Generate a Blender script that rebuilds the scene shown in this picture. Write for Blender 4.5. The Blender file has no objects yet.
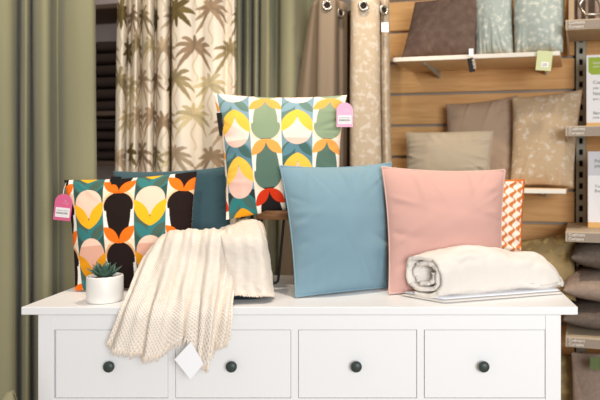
import bpy, bmesh, math, random
import numpy as np
from mathutils import Vector, noise

random.seed(7); rng = np.random.default_rng(7)
S = bpy.context.scene
COL = S.collection
R = math.radians

# ------------------------------------------------------------------ camera model
F = 637.0            # focal length in pixels of the 600 px wide frame
CX, CY = 418.0, 158.0
CAMX, CAMY, CAMZ = 0.34, -1.83, 1.388

def P(px, py, D):
    """point of the place at distance D from the camera plane"""
    return np.array((CAMX + (px - CX) * D / F, D + CAMY, CAMZ - (py - CY) * D / F))

def G(px, z, D):
    return np.array((CAMX + (px - CX) * D / F, D + CAMY, z))

# ------------------------------------------------------------------ helpers
def lin(c):
    out = []
    for v in c[:3]:
        v = v / 255.0
        out.append(v / 12.92 if v <= 0.04045 else ((v + 0.055) / 1.055) ** 2.4)
    return out

def rgba(c):
    return (*lin(c), 1.0)

def mat(name, col, rough=0.85, spec=0.25, sheen=0.0, metal=0.0, bump=None, noise_col=None, col2=None, cscale=20, cramp=(0.4, 0.65), attr=None, stretch=None, detail=4):
    m = bpy.data.materials.new(name); m.use_nodes = True
    nt = m.node_tree; b = nt.nodes['Principled BSDF']
    b.inputs['Roughness'].default_value = rough
    b.inputs['Specular IOR Level'].default_value = spec
    b.inputs['Metallic'].default_value = metal
    b.inputs['Sheen Weight'].default_value = sheen
    b.inputs['Base Color'].default_value = rgba(col)
    tc = nt.nodes.new('ShaderNodeTexCoord')
    src = tc.outputs['Object']
    if stretch:
        mp = nt.nodes.new('ShaderNodeMapping'); mp.inputs['Scale'].default_value = stretch
        nt.links.new(src, mp.inputs['Vector']); src = mp.outputs['Vector']
    if attr:
        a = nt.nodes.new('ShaderNodeVertexColor'); a.layer_name = attr
        nt.links.new(a.outputs['Color'], b.inputs['Base Color'])
    elif col2 is not None:
        n = nt.nodes.new('ShaderNodeTexNoise'); n.inputs['Scale'].default_value = cscale; n.inputs['Detail'].default_value = detail
        nt.links.new(src, n.inputs['Vector'])
        r = nt.nodes.new('ShaderNodeValToRGB')
        r.color_ramp.elements[0].position, r.color_ramp.elements[1].position = cramp
        r.color_ramp.elements[0].color = rgba(col); r.color_ramp.elements[1].color = rgba(col2)
        nt.links.new(n.outputs['Fac'], r.inputs['Fac'])
        nt.links.new(r.outputs['Color'], b.inputs['Base Color'])
    if bump:
        sc, st, di = bump
        n = nt.nodes.new('ShaderNodeTexNoise'); n.inputs['Scale'].default_value = sc; n.inputs['Detail'].default_value = 3
        nt.links.new(tc.outputs['Object'], n.inputs['Vector'])
        bp = nt.nodes.new('ShaderNodeBump'); bp.inputs['Strength'].default_value = st; bp.inputs['Distance'].default_value = di
        nt.links.new(n.outputs['Fac'], bp.inputs['Height'])
        nt.links.new(bp.outputs['Normal'], b.inputs['Normal'])
    return m

def knit_mat(name, col, col2, per=0.0075):
    """open basket weave: colour and relief follow the cloth's own UV (metres)"""
    m = bpy.data.materials.new(name); m.use_nodes = True
    nt = m.node_tree; b = nt.nodes['Principled BSDF']
    b.inputs['Roughness'].default_value = 0.95; b.inputs['Specular IOR Level'].default_value = 0.1
    uv = nt.nodes.new('ShaderNodeUVMap')
    sep = nt.nodes.new('ShaderNodeSeparateXYZ'); nt.links.new(uv.outputs['UV'], sep.inputs[0])
    def math_(op, a, bb=None):
        n = nt.nodes.new('ShaderNodeMath'); n.operation = op
        for i, v in enumerate((a, bb)):
            if v is None: continue
            if isinstance(v, (int, float)): n.inputs[i].default_value = v
            else: nt.links.new(v, n.inputs[i])
        return n.outputs[0]
    k = 2 * math.pi / per
    su = math_('SINE', math_('MULTIPLY', sep.outputs[0], k))
    sv = math_('SINE', math_('MULTIPLY', sep.outputs[1], k))
    h = math_('MULTIPLY', su, sv)
    h = math_('ADD', math_('MULTIPLY', h, 0.5), 0.5)
    nz = nt.nodes.new('ShaderNodeTexNoise'); nz.inputs['Scale'].default_value = 60
    nt.links.new(uv.outputs['UV'], nz.inputs['Vector'])
    h = math_('ADD', h, math_('MULTIPLY', nz.outputs['Fac'], 0.6))
    r = nt.nodes.new('ShaderNodeValToRGB')
    r.color_ramp.elements[0].position = 0.15; r.color_ramp.elements[1].position = 0.8
    r.color_ramp.elements[0].color = rgba(col2); r.color_ramp.elements[1].color = rgba(col)
    nt.links.new(h, r.inputs['Fac']); nt.links.new(r.outputs['Color'], b.inputs['Base Color'])
    bp = nt.nodes.new('ShaderNodeBump'); bp.inputs['Strength'].default_value = 0.7; bp.inputs['Distance'].default_value = 0.003
    nt.links.new(h, bp.inputs['Height']); nt.links.new(bp.outputs['Normal'], b.inputs['Normal'])
    return m

def link(name, me, m, parent=None, smooth=False):
    o = bpy.data.objects.new(name, me); COL.objects.link(o)
    if m is not None:
        me.materials.append(m)
    if parent is not None: o.parent = parent
    if smooth:
        me.polygons.foreach_set('use_smooth', [True] * len(me.polygons))
    return o

def wloc(o):
    v = np.zeros(3)
    while o is not None:
        v += np.array(o.location); o = o.parent
    return v

def obj(name, verts, faces, m, parent=None, smooth=False, base=None):
    """ONE mesh object from world-space vertices; origin = parent's or base"""
    verts = np.asarray(verts, float)
    org = wloc(parent) if parent is not None else (np.array(base) if base is not None else np.array(
        ((verts[:, 0].min() + verts[:, 0].max()) / 2, (verts[:, 1].min() + verts[:, 1].max()) / 2, verts[:, 2].min())))
    me = bpy.data.meshes.new(name)
    me.from_pydata((verts - org).tolist(), [], [tuple(int(i) for i in f) for f in faces]); me.update()
    o = link(name, me, m, parent, smooth)
    if parent is None: o.location = org
    return o

def thing(name, label, cat, loc, group=None):
    o = bpy.data.objects.new(name, None); COL.objects.link(o)
    o.location = Vector(loc); o.empty_display_size = 0.05
    o['label'] = label; o['category'] = cat
    if group: o['group'] = group
    return o

def tag(o, label, cat, group=None, kind=None):
    o['label'] = label; o['category'] = cat
    if group: o['group'] = group
    if kind: o['kind'] = kind
    return o

class MB:
    def __init__(s): s.v = []; s.f = []
    def add(s, v, f):
        n = len(s.v); s.v += [tuple(map(float, p)) for p in v]; s.f += [tuple(int(i) + n for i in q) for q in f]; return s
    def box(s, a, b, bev=0.0, fr=None):
        """axis box a..b, or in a frame fr=(origin, ex, ey, ez); bevelled by bev"""
        a = np.minimum(a, b) * 1.0; b2 = np.maximum(a, b) * 1.0
        bm = bmesh.new(); bmesh.ops.create_cube(bm, size=1)
        sz = b2 - a; ce = (a + b2) / 2
        for v in bm.verts: v.co = Vector(np.array(v.co) * sz + ce)
        if bev > 0:
            bmesh.ops.bevel(bm, geom=bm.edges[:] , offset=bev, segments=2, affect='EDGES', profile=0.5)
        bm.verts.index_update()
        v = np.array([v.co for v in bm.verts]); f = [[q.index for q in p.verts] for p in bm.faces]
        bm.free()
        if fr is not None:
            o, ex, ey, ez = fr
            v = o + v[:, :1] * ex + v[:, 1:2] * ey + v[:, 2:] * ez
        return s.add(v, f)
    def tube(s, pts, r, n=8, cap=True):
        pts = [np.array(p, float) for p in pts]; rr = r if hasattr(r, '__len__') else [r] * len(pts)
        rings = []; up = None
        for i, p in enumerate(pts):
            d = pts[min(i + 1, len(pts) - 1)] - pts[max(i - 1, 0)]; d /= np.linalg.norm(d) + 1e-12
            if up is None:
                up = np.cross(d, (0.3, 0.9, 0.2)); up /= np.linalg.norm(up)
            up = up - d * np.dot(up, d); up /= np.linalg.norm(up) + 1e-12
            w = np.cross(d, up)
            rings.append([p + rr[i] * (math.cos(2 * math.pi * k / n) * up + math.sin(2 * math.pi * k / n) * w) for k in range(n)])
        v = [q for g in rings for q in g]; f = []
        for i in range(len(rings) - 1):
            for k in range(n):
                f.append((i * n + k, i * n + (k + 1) % n, (i + 1) * n + (k + 1) % n, (i + 1) * n + k))
        if cap:
            f.append(tuple(range(n))[::-1]); f.append(tuple((len(rings) - 1) * n + k for k in range(n)))
        return s.add(v, f)
    def lathe(s, c, prof, n=32, axis='z'):
        """prof: (r, h) list, revolved about axis through c"""
        v = []; f = []
        for r, h in prof:
            for k in range(n):
                a = 2 * math.pi * k / n
                if axis == 'z': v.append((c[0] + r * math.cos(a), c[1] + r * math.sin(a), c[2] + h))
                else: v.append((c[0] + r * math.cos(a), c[1] - h, c[2] + r * math.sin(a)))
        for i in range(len(prof) - 1):
            for k in range(n):
                f.append((i * n + k, i * n + (k + 1) % n, (i + 1) * n + (k + 1) % n, (i + 1) * n + k))
        f.append(tuple(range(n))[::-1]); f.append(tuple((len(prof) - 1) * n + k for k in range(n)))
        return s.add(v, f)
    def build(s, name, m, parent=None, smooth=False, base=None):
        o = obj(name, s.v, s.f, m, parent, smooth, base)
        bm = bmesh.new(); bm.from_mesh(o.data); bmesh.ops.recalc_face_normals(bm, faces=bm.faces); bm.to_mesh(o.data); bm.free()
        return o

def shade_auto(o, ang=40):
    o.data.polygons.foreach_set('use_smooth', [True] * len(o.data.polygons))
    bm = bmesh.new(); bm.from_mesh(o.data)
    for e in bm.edges:
        e.smooth = not (len(e.link_faces) == 2 and e.calc_face_angle(0) > R(ang))
    bm.to_mesh(o.data); bm.free()

def grid_faces(nu, nv, flip=False, off=0):
    f = []
    for j in range(nv - 1):
        for i in range(nu - 1):
            a = off + j * nu + i
            q = (a, a + 1, a + nu + 1, a + nu)
            f.append(q[::-1] if flip else q)
    return f

def set_uv(o, uv):
    me = o.data; l = me.uv_layers.new(name='UVMap')
    idx = np.empty(len(me.loops), int); me.loops.foreach_get('vertex_index', idx)
    l.data.foreach_set('uv', uv[idx].astype(np.float32).ravel())

def set_col(o, rgb, name='print'):
    """rgb: per-vertex sRGB 0..255"""
    c = np.asarray(rgb, float) / 255.0
    c = np.where(c <= 0.04045, c / 12.92, ((c + 0.055) / 1.055) ** 2.4)
    a = o.data.color_attributes.new(name, 'FLOAT_COLOR', 'POINT')
    a.data.foreach_set('color', np.concatenate([c, np.ones((len(c), 1))], 1).astype(np.float32).ravel())

def catmull(ctrl, n):
    """ctrl: (k, ...) -> n samples along axis 0"""
    ctrl = np.asarray(ctrl, float); k = len(ctrl)
    t = np.linspace(0, k - 1, n); i = np.minimum(t.astype(int), k - 2); f = (t - i)
    f = f.reshape((-1,) + (1,) * (ctrl.ndim - 1))
    p0 = ctrl[np.maximum(i - 1, 0)]; p1 = ctrl[i]; p2 = ctrl[i + 1]; p3 = ctrl[np.minimum(i + 2, k - 1)]
    return 0.5 * ((2 * p1) + (-p0 + p2) * f + (2 * p0 - 5 * p1 + 4 * p2 - p3) * f ** 2 + (-p0 + 3 * p1 - 3 * p2 + p3) * f ** 3)

def fnoise(x, y, seed=0, oct=3):
    """cheap smooth noise from random sines (vectorised)"""
    x, y = np.broadcast_arrays(np.asarray(x, float), np.asarray(y, float)); g = np.random.default_rng(seed); out = np.zeros(x.shape)
    for o in range(oct):
        for _ in range(4):
            a = g.uniform(0, 2 * math.pi); k = (2 ** o) * g.uniform(0.7, 1.4)
            out += np.sin(k * (x * math.cos(a) + y * math.sin(a)) + g.uniform(0, 6.28)) / (2 ** o) / 4
    return out

# ------------------------------------------------------------------ materials
M = {}
M['white'] = mat('white_paint', (240, 240, 241), rough=0.45, spec=0.35)
M['knob'] = mat('dark_knob_metal', (62, 72, 70), rough=0.45, spec=0.5, metal=0.3)
M['green'] = mat('olive_curtain_cloth', (150, 146, 116), rough=0.95, spec=0.05, sheen=0.15, bump=(900, 0.15, 0.001))
M['taupe'] = mat('taupe_curtain_cloth', (136, 120, 102), rough=0.9, spec=0.1, bump=(800, 0.15, 0.001))
M['slitshade'] = mat('slit_shade_cloth', (74, 58, 46), rough=0.95, spec=0.05)  # dark tone painting the shade between the eyelet curtains
M['beige_damask'] = mat('beige_damask_curtain_cloth', (184, 166, 142), col2=(200, 188, 172), cscale=40, cramp=(0.5, 0.62), rough=0.7, spec=0.2)
M['wood'] = mat('slat_wood', (204, 152, 96), col2=(220, 174, 118), cscale=6, stretch=(1, 1, 14), cramp=(0.3, 0.7), rough=0.6, spec=0.2)
M['groove'] = mat('grey_groove_metal', (150, 140, 128), rough=0.5)
M['floor'] = mat('floor_laminate', (150, 132, 112), col2=(165, 146, 124), cscale=8, rough=0.5, spec=0.3)
M['plaster'] = mat('warm_plaster', (150, 140, 128), rough=0.9)
M['metal'] = mat('grey_shelf_metal', (168, 166, 152), rough=0.5, spec=0.3)
M['shelf'] = mat('tan_shelf_board', (190, 172, 148), rough=0.6)
M['underboard'] = mat('pale_tan_board', (236, 204, 160), rough=0.6)
M['shelfwhite'] = mat('white_shelf_edge', (226, 220, 208), rough=0.5)
M['strip'] = mat('taupe_price_strip', (150, 136, 122), rough=0.5)
M['lettering_white'] = mat('white_lettering', (238, 232, 222), rough=0.7)
M['lettering_grey'] = mat('grey_lettering', (120, 118, 118), rough=0.7)
M['lettering_dark'] = mat('dark_lettering', (70, 80, 62), rough=0.7)
M['card'] = mat('white_card', (240, 238, 238), rough=0.6)
M['cardgrey'] = mat('pale_grey_card', (208, 208, 214), rough=0.6)
M['cardgreen'] = mat('green_card', (158, 182, 62), rough=0.6)
M['oak'] = mat('orange_wood_base', (232, 182, 112), rough=0.6)
M['dark'] = mat('recess_shade_paint', (40, 30, 24), rough=0.9)  # near-black that paints the shade inside gaps and holes
M['mauve'] = mat('mauve_back_panel', (208, 192, 188), rough=0.9)
M['darkshelf'] = mat('brown_shelf_board', (120, 98, 82), rough=0.8)
M['towel'] = mat('dark_brown_towelling', (84, 70, 64), rough=1, spec=0, bump=(500, 0.5, 0.003))
M['blue'] = mat('dusty_blue_cotton', (124, 154, 168), rough=0.9, spec=0.1, sheen=0.2, bump=(700, 0.1, 0.001))
M['bluetrim'] = mat('pale_blue_piping', (134, 165, 178), rough=0.9, spec=0.1, bump=(300, 0.6, 0.003))
M['pink'] = mat('blush_pink_cotton', (206, 162, 152), rough=0.9, spec=0.1, sheen=0.2, bump=(700, 0.1, 0.001))
M['pinktrim'] = mat('pale_pink_piping', (218, 182, 170), rough=0.9, spec=0.1, bump=(300, 0.6, 0.003))
M['teal'] = mat('dark_teal_velvet', (62, 88, 96), rough=0.9, spec=0.1, sheen=0.2, bump=(500, 0.1, 0.001))
M['print'] = mat('printed_cotton', (200, 200, 200), rough=0.85, spec=0.15, attr='print', bump=(800, 0.08, 0.001))
M['cream'] = mat('cream_cotton_back', (238, 222, 206), rough=0.9)
M['brown'] = mat('brown_suede', (98, 80, 72), col2=(110, 92, 82), cscale=30, rough=0.95, spec=0.05, bump=(300, 0.2, 0.002))
M['bluedamask'] = mat('grey_blue_damask', (160, 170, 164), col2=(204, 206, 196), cscale=46, cramp=(0.5, 0.68), rough=0.65, spec=0.3)
M['beigeplain'] = mat('beige_linen', (158, 146, 128), rough=0.9, bump=(500, 0.15, 0.001))
M['taupecush'] = mat('taupe_linen', (168, 144, 122), rough=0.9, bump=(500, 0.15, 0.001))
M['beigecush'] = mat('beige_floral_damask', (184, 160, 130), col2=(204, 192, 176), cscale=42, cramp=(0.54, 0.7), rough=0.7, spec=0.25)
M['olivecush'] = mat('olive_gold_damask', (150, 128, 88), col2=(186, 162, 108), cscale=22, cramp=(0.5, 0.62), rough=0.7, spec=0.25)
M['greycush'] = mat('dark_grey_felt', (98, 86, 78), col2=(110, 98, 88), cscale=80, rough=0.95)
M['taupegrey'] = mat('taupe_grey_felt', (150, 130, 116), col2=(160, 140, 126), cscale=80, rough=0.95)
M['quilt'] = mat('white_cotton_quilt', (228, 221, 213), rough=0.9, spec=0.1, bump=(120, 0.12, 0.003))
M['quilt2'] = mat('cool_white_sheet', (232, 234, 240), rough=0.9, spec=0.1)
M['throw'] = knit_mat('cream_open_knit', (246, 236, 224), (214, 194, 172))
M['fringe'] = mat('cream_yarn', (238, 224, 208), rough=0.95, spec=0.05)
M['pot'] = mat('white_ceramic', (240, 236, 230), rough=0.4, spec=0.4)
M['soil'] = mat('dark_soil', (50, 40, 32), rough=1)
M['leaf'] = mat('succulent_green', (58, 88, 76), col2=(88, 118, 100), cscale=40, rough=0.5, spec=0.35)
M['bigleaf'] = mat('pale_olive_leaf', (156, 148, 116), rough=0.6)
M['stoolwood'] = mat('dark_stained_wood', (104, 70, 44), col2=(134, 94, 60), cscale=12, stretch=(1, 8, 8), rough=0.5, spec=0.3)
M['blackmetal'] = mat('black_metal_rod', (26, 24, 24), rough=0.5, spec=0.4)
M['navy'] = mat('dark_navy_weave', (34, 44, 50), rough=0.9, bump=(120, 0.8, 0.006))
M['tagpink'] = mat('bright_pink_tag', (222, 104, 146), rough=0.6)
M['tagpale'] = mat('pale_pink_tag', (250, 186, 214), rough=0.6)
M['tagwhite'] = mat('white_tag', (246, 246, 250), rough=0.6)
M['tagblack'] = mat('black_tag', (30, 28, 28), rough=0.6)
M['taggreen'] = mat('pale_green_tag', (206, 212, 164), rough=0.6)
M['barcode'] = mat('grey_barcode', (120, 110, 112), rough=0.6)
M['eyelet'] = mat('silver_eyelet', (190, 182, 170), rough=0.3, metal=0.9)
M['crate'] = mat('pale_crate_wood', (176, 152, 122), rough=0.7)
M['deepgreen'] = mat('deep_green_tag', (96, 110, 70), rough=0.7)

# ------------------------------------------------------------------ text and cards
def text_mesh(s, size):
    cu = bpy.data.curves.new('lettering', 'FONT'); cu.body = s; cu.size = size; cu.extrude = 0.0004
    cu.align_x = 'LEFT'; cu.align_y = 'TOP'
    t = bpy.data.objects.new('lettering', cu); COL.objects.link(t)
    dg = bpy.context.evaluated_depsgraph_get(); dg.update()
    me = bpy.data.meshes.new_from_object(t.evaluated_get(dg))
    v = np.array([p.co for p in me.vertices]); f = [list(p.vertices) for p in me.polygons]
    bpy.data.objects.remove(t); bpy.data.curves.remove(cu); bpy.data.meshes.remove(me)
    return v, f

def lettering(s, size, o, ex, ez, m, parent, name='lettering'):
    """text from top-left o, along ex, down -ez, standing out toward the reader"""
    v, f = text_mesh(s, size)
    n = np.cross(ex, ez)
    return obj(name, o + v[:, :1] * ex + v[:, 1:2] * ez + (v[:, 2:] + 0.0006) * n, f, m, parent)

def card(name, o, ex, ez, outline, th, m, parent=None):
    """flat outline (list of (x, z)) extruded by th; o is the (0,0) corner, front face toward ex x ez"""
    n = np.cross(ex, ez); k = len(outline)
    v = [o + a * ex + b * ez for a, b in outline] + [o + a * ex + b * ez - th * n for a, b in outline]
    f = [tuple(range(k)), tuple(range(2 * k - 1, k - 1, -1))] + [(i, i + k, (i + 1) % k + k, (i + 1) % k) for i in range(k)]
    mb = MB(); mb.add(v, f)
    return mb.build(name, m, parent)

def rect(w, h, x=0, z=0): return [(x, z), (x + w, z), (x + w, z + h), (x, z + h)]

def unit(v): v = np.array(v, float); return v / np.linalg.norm(v)

# ------------------------------------------------------------------ setting
TH = R(14.5)
ET = np.array((math.cos(TH), -math.sin(TH), 0.0))          # along the back wall, to the right
EN = np.array((math.sin(TH), math.cos(TH), 0.0))           # into the back wall
EZ = np.array((0, 0, 1.0))
W0 = np.array((0.205, 3.08 + CAMY, 0.0))                   # a point on the wall's foot
def WP(s, n, z): return W0 + s * ET - n * EN + z * EZ      # s along the wall, n out of it
FRW = (W0, ET, -EN, EZ)
def s_at(px, n=0.0):
    """wall coordinate s seen at pixel column px on the plane n in front of the wall"""
    k = (px - CX) / F
    w = W0 - n * EN
    # w.x + s*ET.x - CAMX = k * (w.y + s*ET.y - CAMY)
    return (k * (w[1] - CAMY) - (w[0] - CAMX)) / (ET[0] - k * ET[1])
def D_at(px, n=0.0):
    s = s_at(px, n); return (W0 + s * ET - n * EN)[1] - CAMY
def z_at(px, py, n=0.0):
    return CAMZ - (py - CY) * D_at(px, n) / F

def structure(o): o['kind'] = 'structure'; return o
structure(MB().box(np.array((-3.2, -3.6, -0.05)), np.array((3.2, 3.2, 0.0))).build('floor', M['floor']))
structure(MB().box(np.array((-3.0, -0.12, 0.0)), np.array((2.6, -0.02, 3.0)), fr=FRW).build('wall_back', M['plaster']))
structure(MB().box(np.array((-3.0, -0.018, 0.0)), np.array((2.6, 0.0, 0.09)), fr=FRW).build('baseboard_back', M['shelfwhite']))

# slatted display wall: boards with grey inserts between them
pz = z_at(390, 95)           # one groove height
pitch = 31 * D_at(390) / F
s0, s1 = s_at(378), s_at(574.5)
t = thing('slatwall_panel', 'tan wooden slatted display wall behind the shelves of cushions', 'wall panel', WP((s0 + s1) / 2, 0, 0.0))
mb = MB(); mg = MB()
k0 = -int(pz / pitch) - 0
z = pz + (k0) * pitch
while z < 2.75:
    za, zb = max(z + 0.006, 0.0), z + pitch - 0.006
    if zb > 0.02: mb.box(np.array((s0, -0.018, za)), np.array((s1, 0.012, zb)), bev=0.003, fr=FRW)
    if z - 0.006 > 0.02: mg.box(np.array((s0, -0.018, z - 0.0065)), np.array((s1, -0.003, z + 0.0065)), fr=FRW)
    z += pitch
mb.build('wood_boards', M['wood'], t); mg.build('groove_inserts', M['groove'], t)

# white wall shelves on brackets
def wall_shelf(ztop, pxa, pxb, depth, label, br):
    a, b = s_at(pxa, depth), s_at(pxb, depth)
    t = thing('wall_shelf', label, 'shelf', WP((a + b) / 2, depth / 2, ztop - 0.02))
    MB().box(np.array((a, 0.012, ztop - 0.016)), np.array((b, depth - 0.004, ztop)), fr=FRW).build('board', M['underboard'], t)
    MB().box(np.array((a, depth - 0.004, ztop - 0.017)), np.array((b, depth + 0.004, ztop + 0.001)), bev=0.002, fr=FRW).build('front_edge', M['shelfwhite'], t)['label'] = 'white front edge'
    for px in br:
        s = s_at(px, depth)
        m = MB()
        m.box(np.array((s - 0.006, 0.013, ztop - 0.050)), np.array((s + 0.006, 0.02, ztop - 0.0165)), fr=FRW)
        v = [WP(s + dx, n, zz) for dx in (-0.004, 0.004) for n, zz in ((0.02, ztop - 0.0165), (depth - 0.05, ztop - 0.0165), (depth - 0.05, ztop - 0.024), (0.02, ztop - 0.048))]
        m.add(v, [(0, 1, 2, 3), (7, 6, 5, 4), (0, 4, 5, 1), (1, 5, 6, 2), (2, 6, 7, 3), (3, 7, 4, 0)])
        m.build('bracket', M['metal'], t)
    return t
SD = 0.35
ZS1 = z_at(394, 58, SD); ZS2 = z_at(560, 189.5, SD); ZS3 = 0.80
wall_shelf(ZS1, 393, 560, SD, 'upper white-edged shelf holding the brown and grey-blue cushions', (422, 541))
wall_shelf(ZS2, 404, 566, SD, 'middle white-edged shelf holding beige and taupe cushions', (422, 541))
wall_shelf(ZS3, 404, 566, SD, 'lowest wall shelf carrying the olive gold cushion behind the dresser', (422, 541))

# gondola bay at the right
GD = 0.40
gs0 = s_at(581); gs1 = gs0 + 1.0
t = thing('shelving_unit', 'metal shop shelving bay at the right edge with slotted post and price strips', 'shelving', WP(gs0 + 0.5, 0.2, 0.0))
MB().box(np.array((gs0 + 0.022, -0.015, 0.05)), np.array((gs1, -0.003, 2.6)), fr=FRW).build('back_panel', M['wood'], t)
for s in (gs0, gs1):
    m = MB()
    # slotted post: two cheeks and rungs between the slots
    m.box(np.array((s - 0.021, 0.006, 0.0)), np.array((s - 0.008, 0.03, 2.6)), fr=FRW)
    m.box(np.array((s + 0.008, 0.006, 0.0)), np.array((s + 0.021, 0.03, 2.6)), fr=FRW)
    z = z_at(581, 208) + 0.025 - 20 * 0.05
    while z < 2.6:
        m.box(np.array((s - 0.008, 0.006, z - 0.012)), np.array((s + 0.008, 0.03, z + 0.012)), fr=FRW); z += 0.05
    m.build('upright', M['metal'], t)
    MB().box(np.array((s - 0.034, -0.016, 0.0)), np.array((s + 0.022, 0.004, 2.6)), fr=FRW).build('upright_gap_shade', M['dark'], t)  # dark sheet painting the shadow gap beside the post and its slots
gx0 = s_at(565.5, GD)
ZG = [z_at(566, y, GD) for y in (20, 126, 231.5, 336.5)]
for i, zt in enumerate(ZG + [0.24]):
    sh = MB().box(np.array((gx0, 0.032, zt - 0.020)), np.array((gs1 + 0.04, GD - 0.006, zt)), bev=0.002, fr=FRW).build('shelf', M['shelf'], t)
    hgt = 0.040
    MB().box(np.array((gx0, GD - 0.006, zt - hgt)), np.array((gs1 + 0.04, GD, zt)), bev=0.0015, fr=FRW).build('front_lip', M['shelf'], sh)
    MB().box(np.array((gx0 + 0.006, GD, zt - hgt + 0.003)), np.array((gs1 + 0.03, GD + 0.002, zt - 0.005)), fr=FRW).build('price_strip', M['strip'], sh)
    # wedge bracket under the shelf's left end
    v = [WP(gx0 + dx, n, zz) for dx in (0.002, 0.007) for n, zz in ((0.03, zt - 0.02), (GD - 0.007, zt - 0.02), (GD - 0.007, zt - 0.04), (0.03, zt - 0.085))]
    mb = MB(); mb.add(v, [(0, 1, 2, 3), (7, 6, 5, 4), (0, 4, 5, 1), (1, 5, 6, 2), (2, 6, 7, 3), (3, 7, 4, 0)])
    mb.build('bracket', M['shelf'], sh)
    if i < 4:
        lettering('Cushions\nCurtains', 0.0165, WP(gx0 + 0.012, GD + 0.002, zt - 0.0035), ET, EZ, M['lettering_white'], sh)

# sign cards on the shelves
def sign(px, pyt, pyb, zb, n, label, kind):
    s = s_at(px, n); D = D_at(px, n); h = (pyb - pyt) * D / F; w = 0.15
    base = WP(s, n, zb)
    t = thing('sign', label, 'sign', base)
    oh = 0.022
    MB().box(np.array((s, n - 0.03, zb)), np.array((s + w, n, zb + oh)), bev=0.001, fr=FRW).build('base', M['oak'], t)['label'] = 'orange wooden base strip'
    o = WP(s, n - 0.012, zb + oh)
    cardo = card('card', o, ET, EZ, rect(w, h), 0.003, M['card'], t)
    if kind == 'green':
        hd = h * 0.29; gx = 0.008; ou = [(gx, h - hd + 0.012), (gx + 0.012, h - hd), (w - 0.008, h - hd), (w - 0.008, h - 0.010), (gx, h - 0.010)]
        card('header', o - EN * 0.001, ET, EZ, ou, 0.0009, M['cardgreen'], t)['label'] = 'green header panel'
        lettering('Style your\nown home', 0.015, o - EN * 0.0012 + ET * 0.026 + EZ * (h - 0.026), ET, EZ, M['lettering_white'], t)
        lettering('Cushions', 0.021, o + ET * 0.026 + EZ * (h - hd - 0.022), ET, EZ, M['lettering_grey'], t)
        lettering('you will love', 0.016, o + ET * 0.026 + EZ * (h - hd - 0.048), ET, EZ, M['lettering_grey'], t)
        lettering('Not all sizes', 0.02, o + ET * 0.026 + EZ * (h - hd - 0.07), ET, EZ, M['lettering_dark'], t)
        lettering('are in store', 0.016, o + ET * 0.026 + EZ * (h - hd - 0.094), ET, EZ, M['lettering_grey'], t)
        lettering('Standard', 0.017, o + ET * 0.026 + EZ * (h - hd - 0.152), ET, EZ, M['lettering_dark'], t)
        lettering('sizes', 0.014, o + ET * 0.026 + EZ * (h - hd - 0.172), ET, EZ, M['lettering_grey'], t)
    else:
        card('header', o - EN * 0.001, ET, EZ, rect(w, h * 0.34, 0, h * 0.66), 0.0009, M['cardgrey'], t)['label'] = 'pale grey header panel'
        lettering('Pull cord\npleats', 0.02, o - EN * 0.0012 + ET * 0.026 + EZ * (h - 0.030), ET, EZ, M['lettering_grey'], t)
        lettering('Your\nBespoke', 0.019, o + ET * 0.026 + EZ * (h * 0.66 - 0.035), ET, EZ, M['lettering_grey'], t)
sign(586.5, 52, 120, ZG[1], 0.20, 'white card sign with a green header on an orange wooden base', 'green')
sign(588, 155, 226, ZG[2], 0.24, 'white and pale grey card sign on the shelf below the green-headed one', 'grey')

# crate with hardware on the top shelf
n = 0.30; cs = s_at(568.5, n)
cb = WP(cs + 0.2, n - 0.1, ZG[0])
t = thing('wooden_crate', 'pale wooden crate at top right corner on the highest shelf', 'crate', cb)
m = MB()
m.box(np.array((cs, n - 0.22, ZG[0])), np.array((cs + 0.022, n, ZG[0] + 0.26)), bev=0.002, fr=FRW)
m.box(np.array((cs + 0.40, n - 0.22, ZG[0])), np.array((cs + 0.422, n, ZG[0] + 0.26)), bev=0.002, fr=FRW)
m.box(np.array((cs + 0.022, n - 0.22, ZG[0])), np.array((cs + 0.40, n, ZG[0] + 0.010)), bev=0.002, fr=FRW)
m.build('frame', M['crate'], t)
MB().box(np.array((cs + 0.022, n - 0.22, ZG[0] + 0.010)), np.array((cs + 0.40, n - 0.21, ZG[0] + 0.26)), fr=FRW).build('back_board', M['greycush'], t)
for q, (dx, wd) in enumerate(((0.034, 0.016), (0.066, 0.012), (0.105, 0.02), (0.15, 0.016))):
    MB().box(np.array((cs + dx, n - 0.16, ZG[0] + 0.0105)), np.array((cs + dx + wd, n - 0.145, ZG[0] + 0.255)), bev=0.003, fr=FRW).build('slat', M['taupegrey'], t)
m = MB(); c = WP(cs + 0.095, n - 0.05, ZG[0] + 0.07)
m.tube([c + ET * (0.045 * math.cos(a) - 0.01) + EZ * (0.055 * math.sin(a)) for a in np.linspace(-0.2, 2.9, 14)] , 0.009, 8)
m.tube([c + ET * 0.034 - EZ * 0.01, c + ET * 0.034 - EZ * 0.0595], 0.006, 8)
m.tube([c - ET * 0.05 + EZ * 0.012, c - ET * 0.03 - EZ * 0.02, c + ET * 0.06 - EZ * 0.022], 0.006, 8)
tag(m.build('curtain_tieback', M['eyelet'], smooth=True), 'curved silver metal tieback standing inside the wooden crate', 'tieback')

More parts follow.
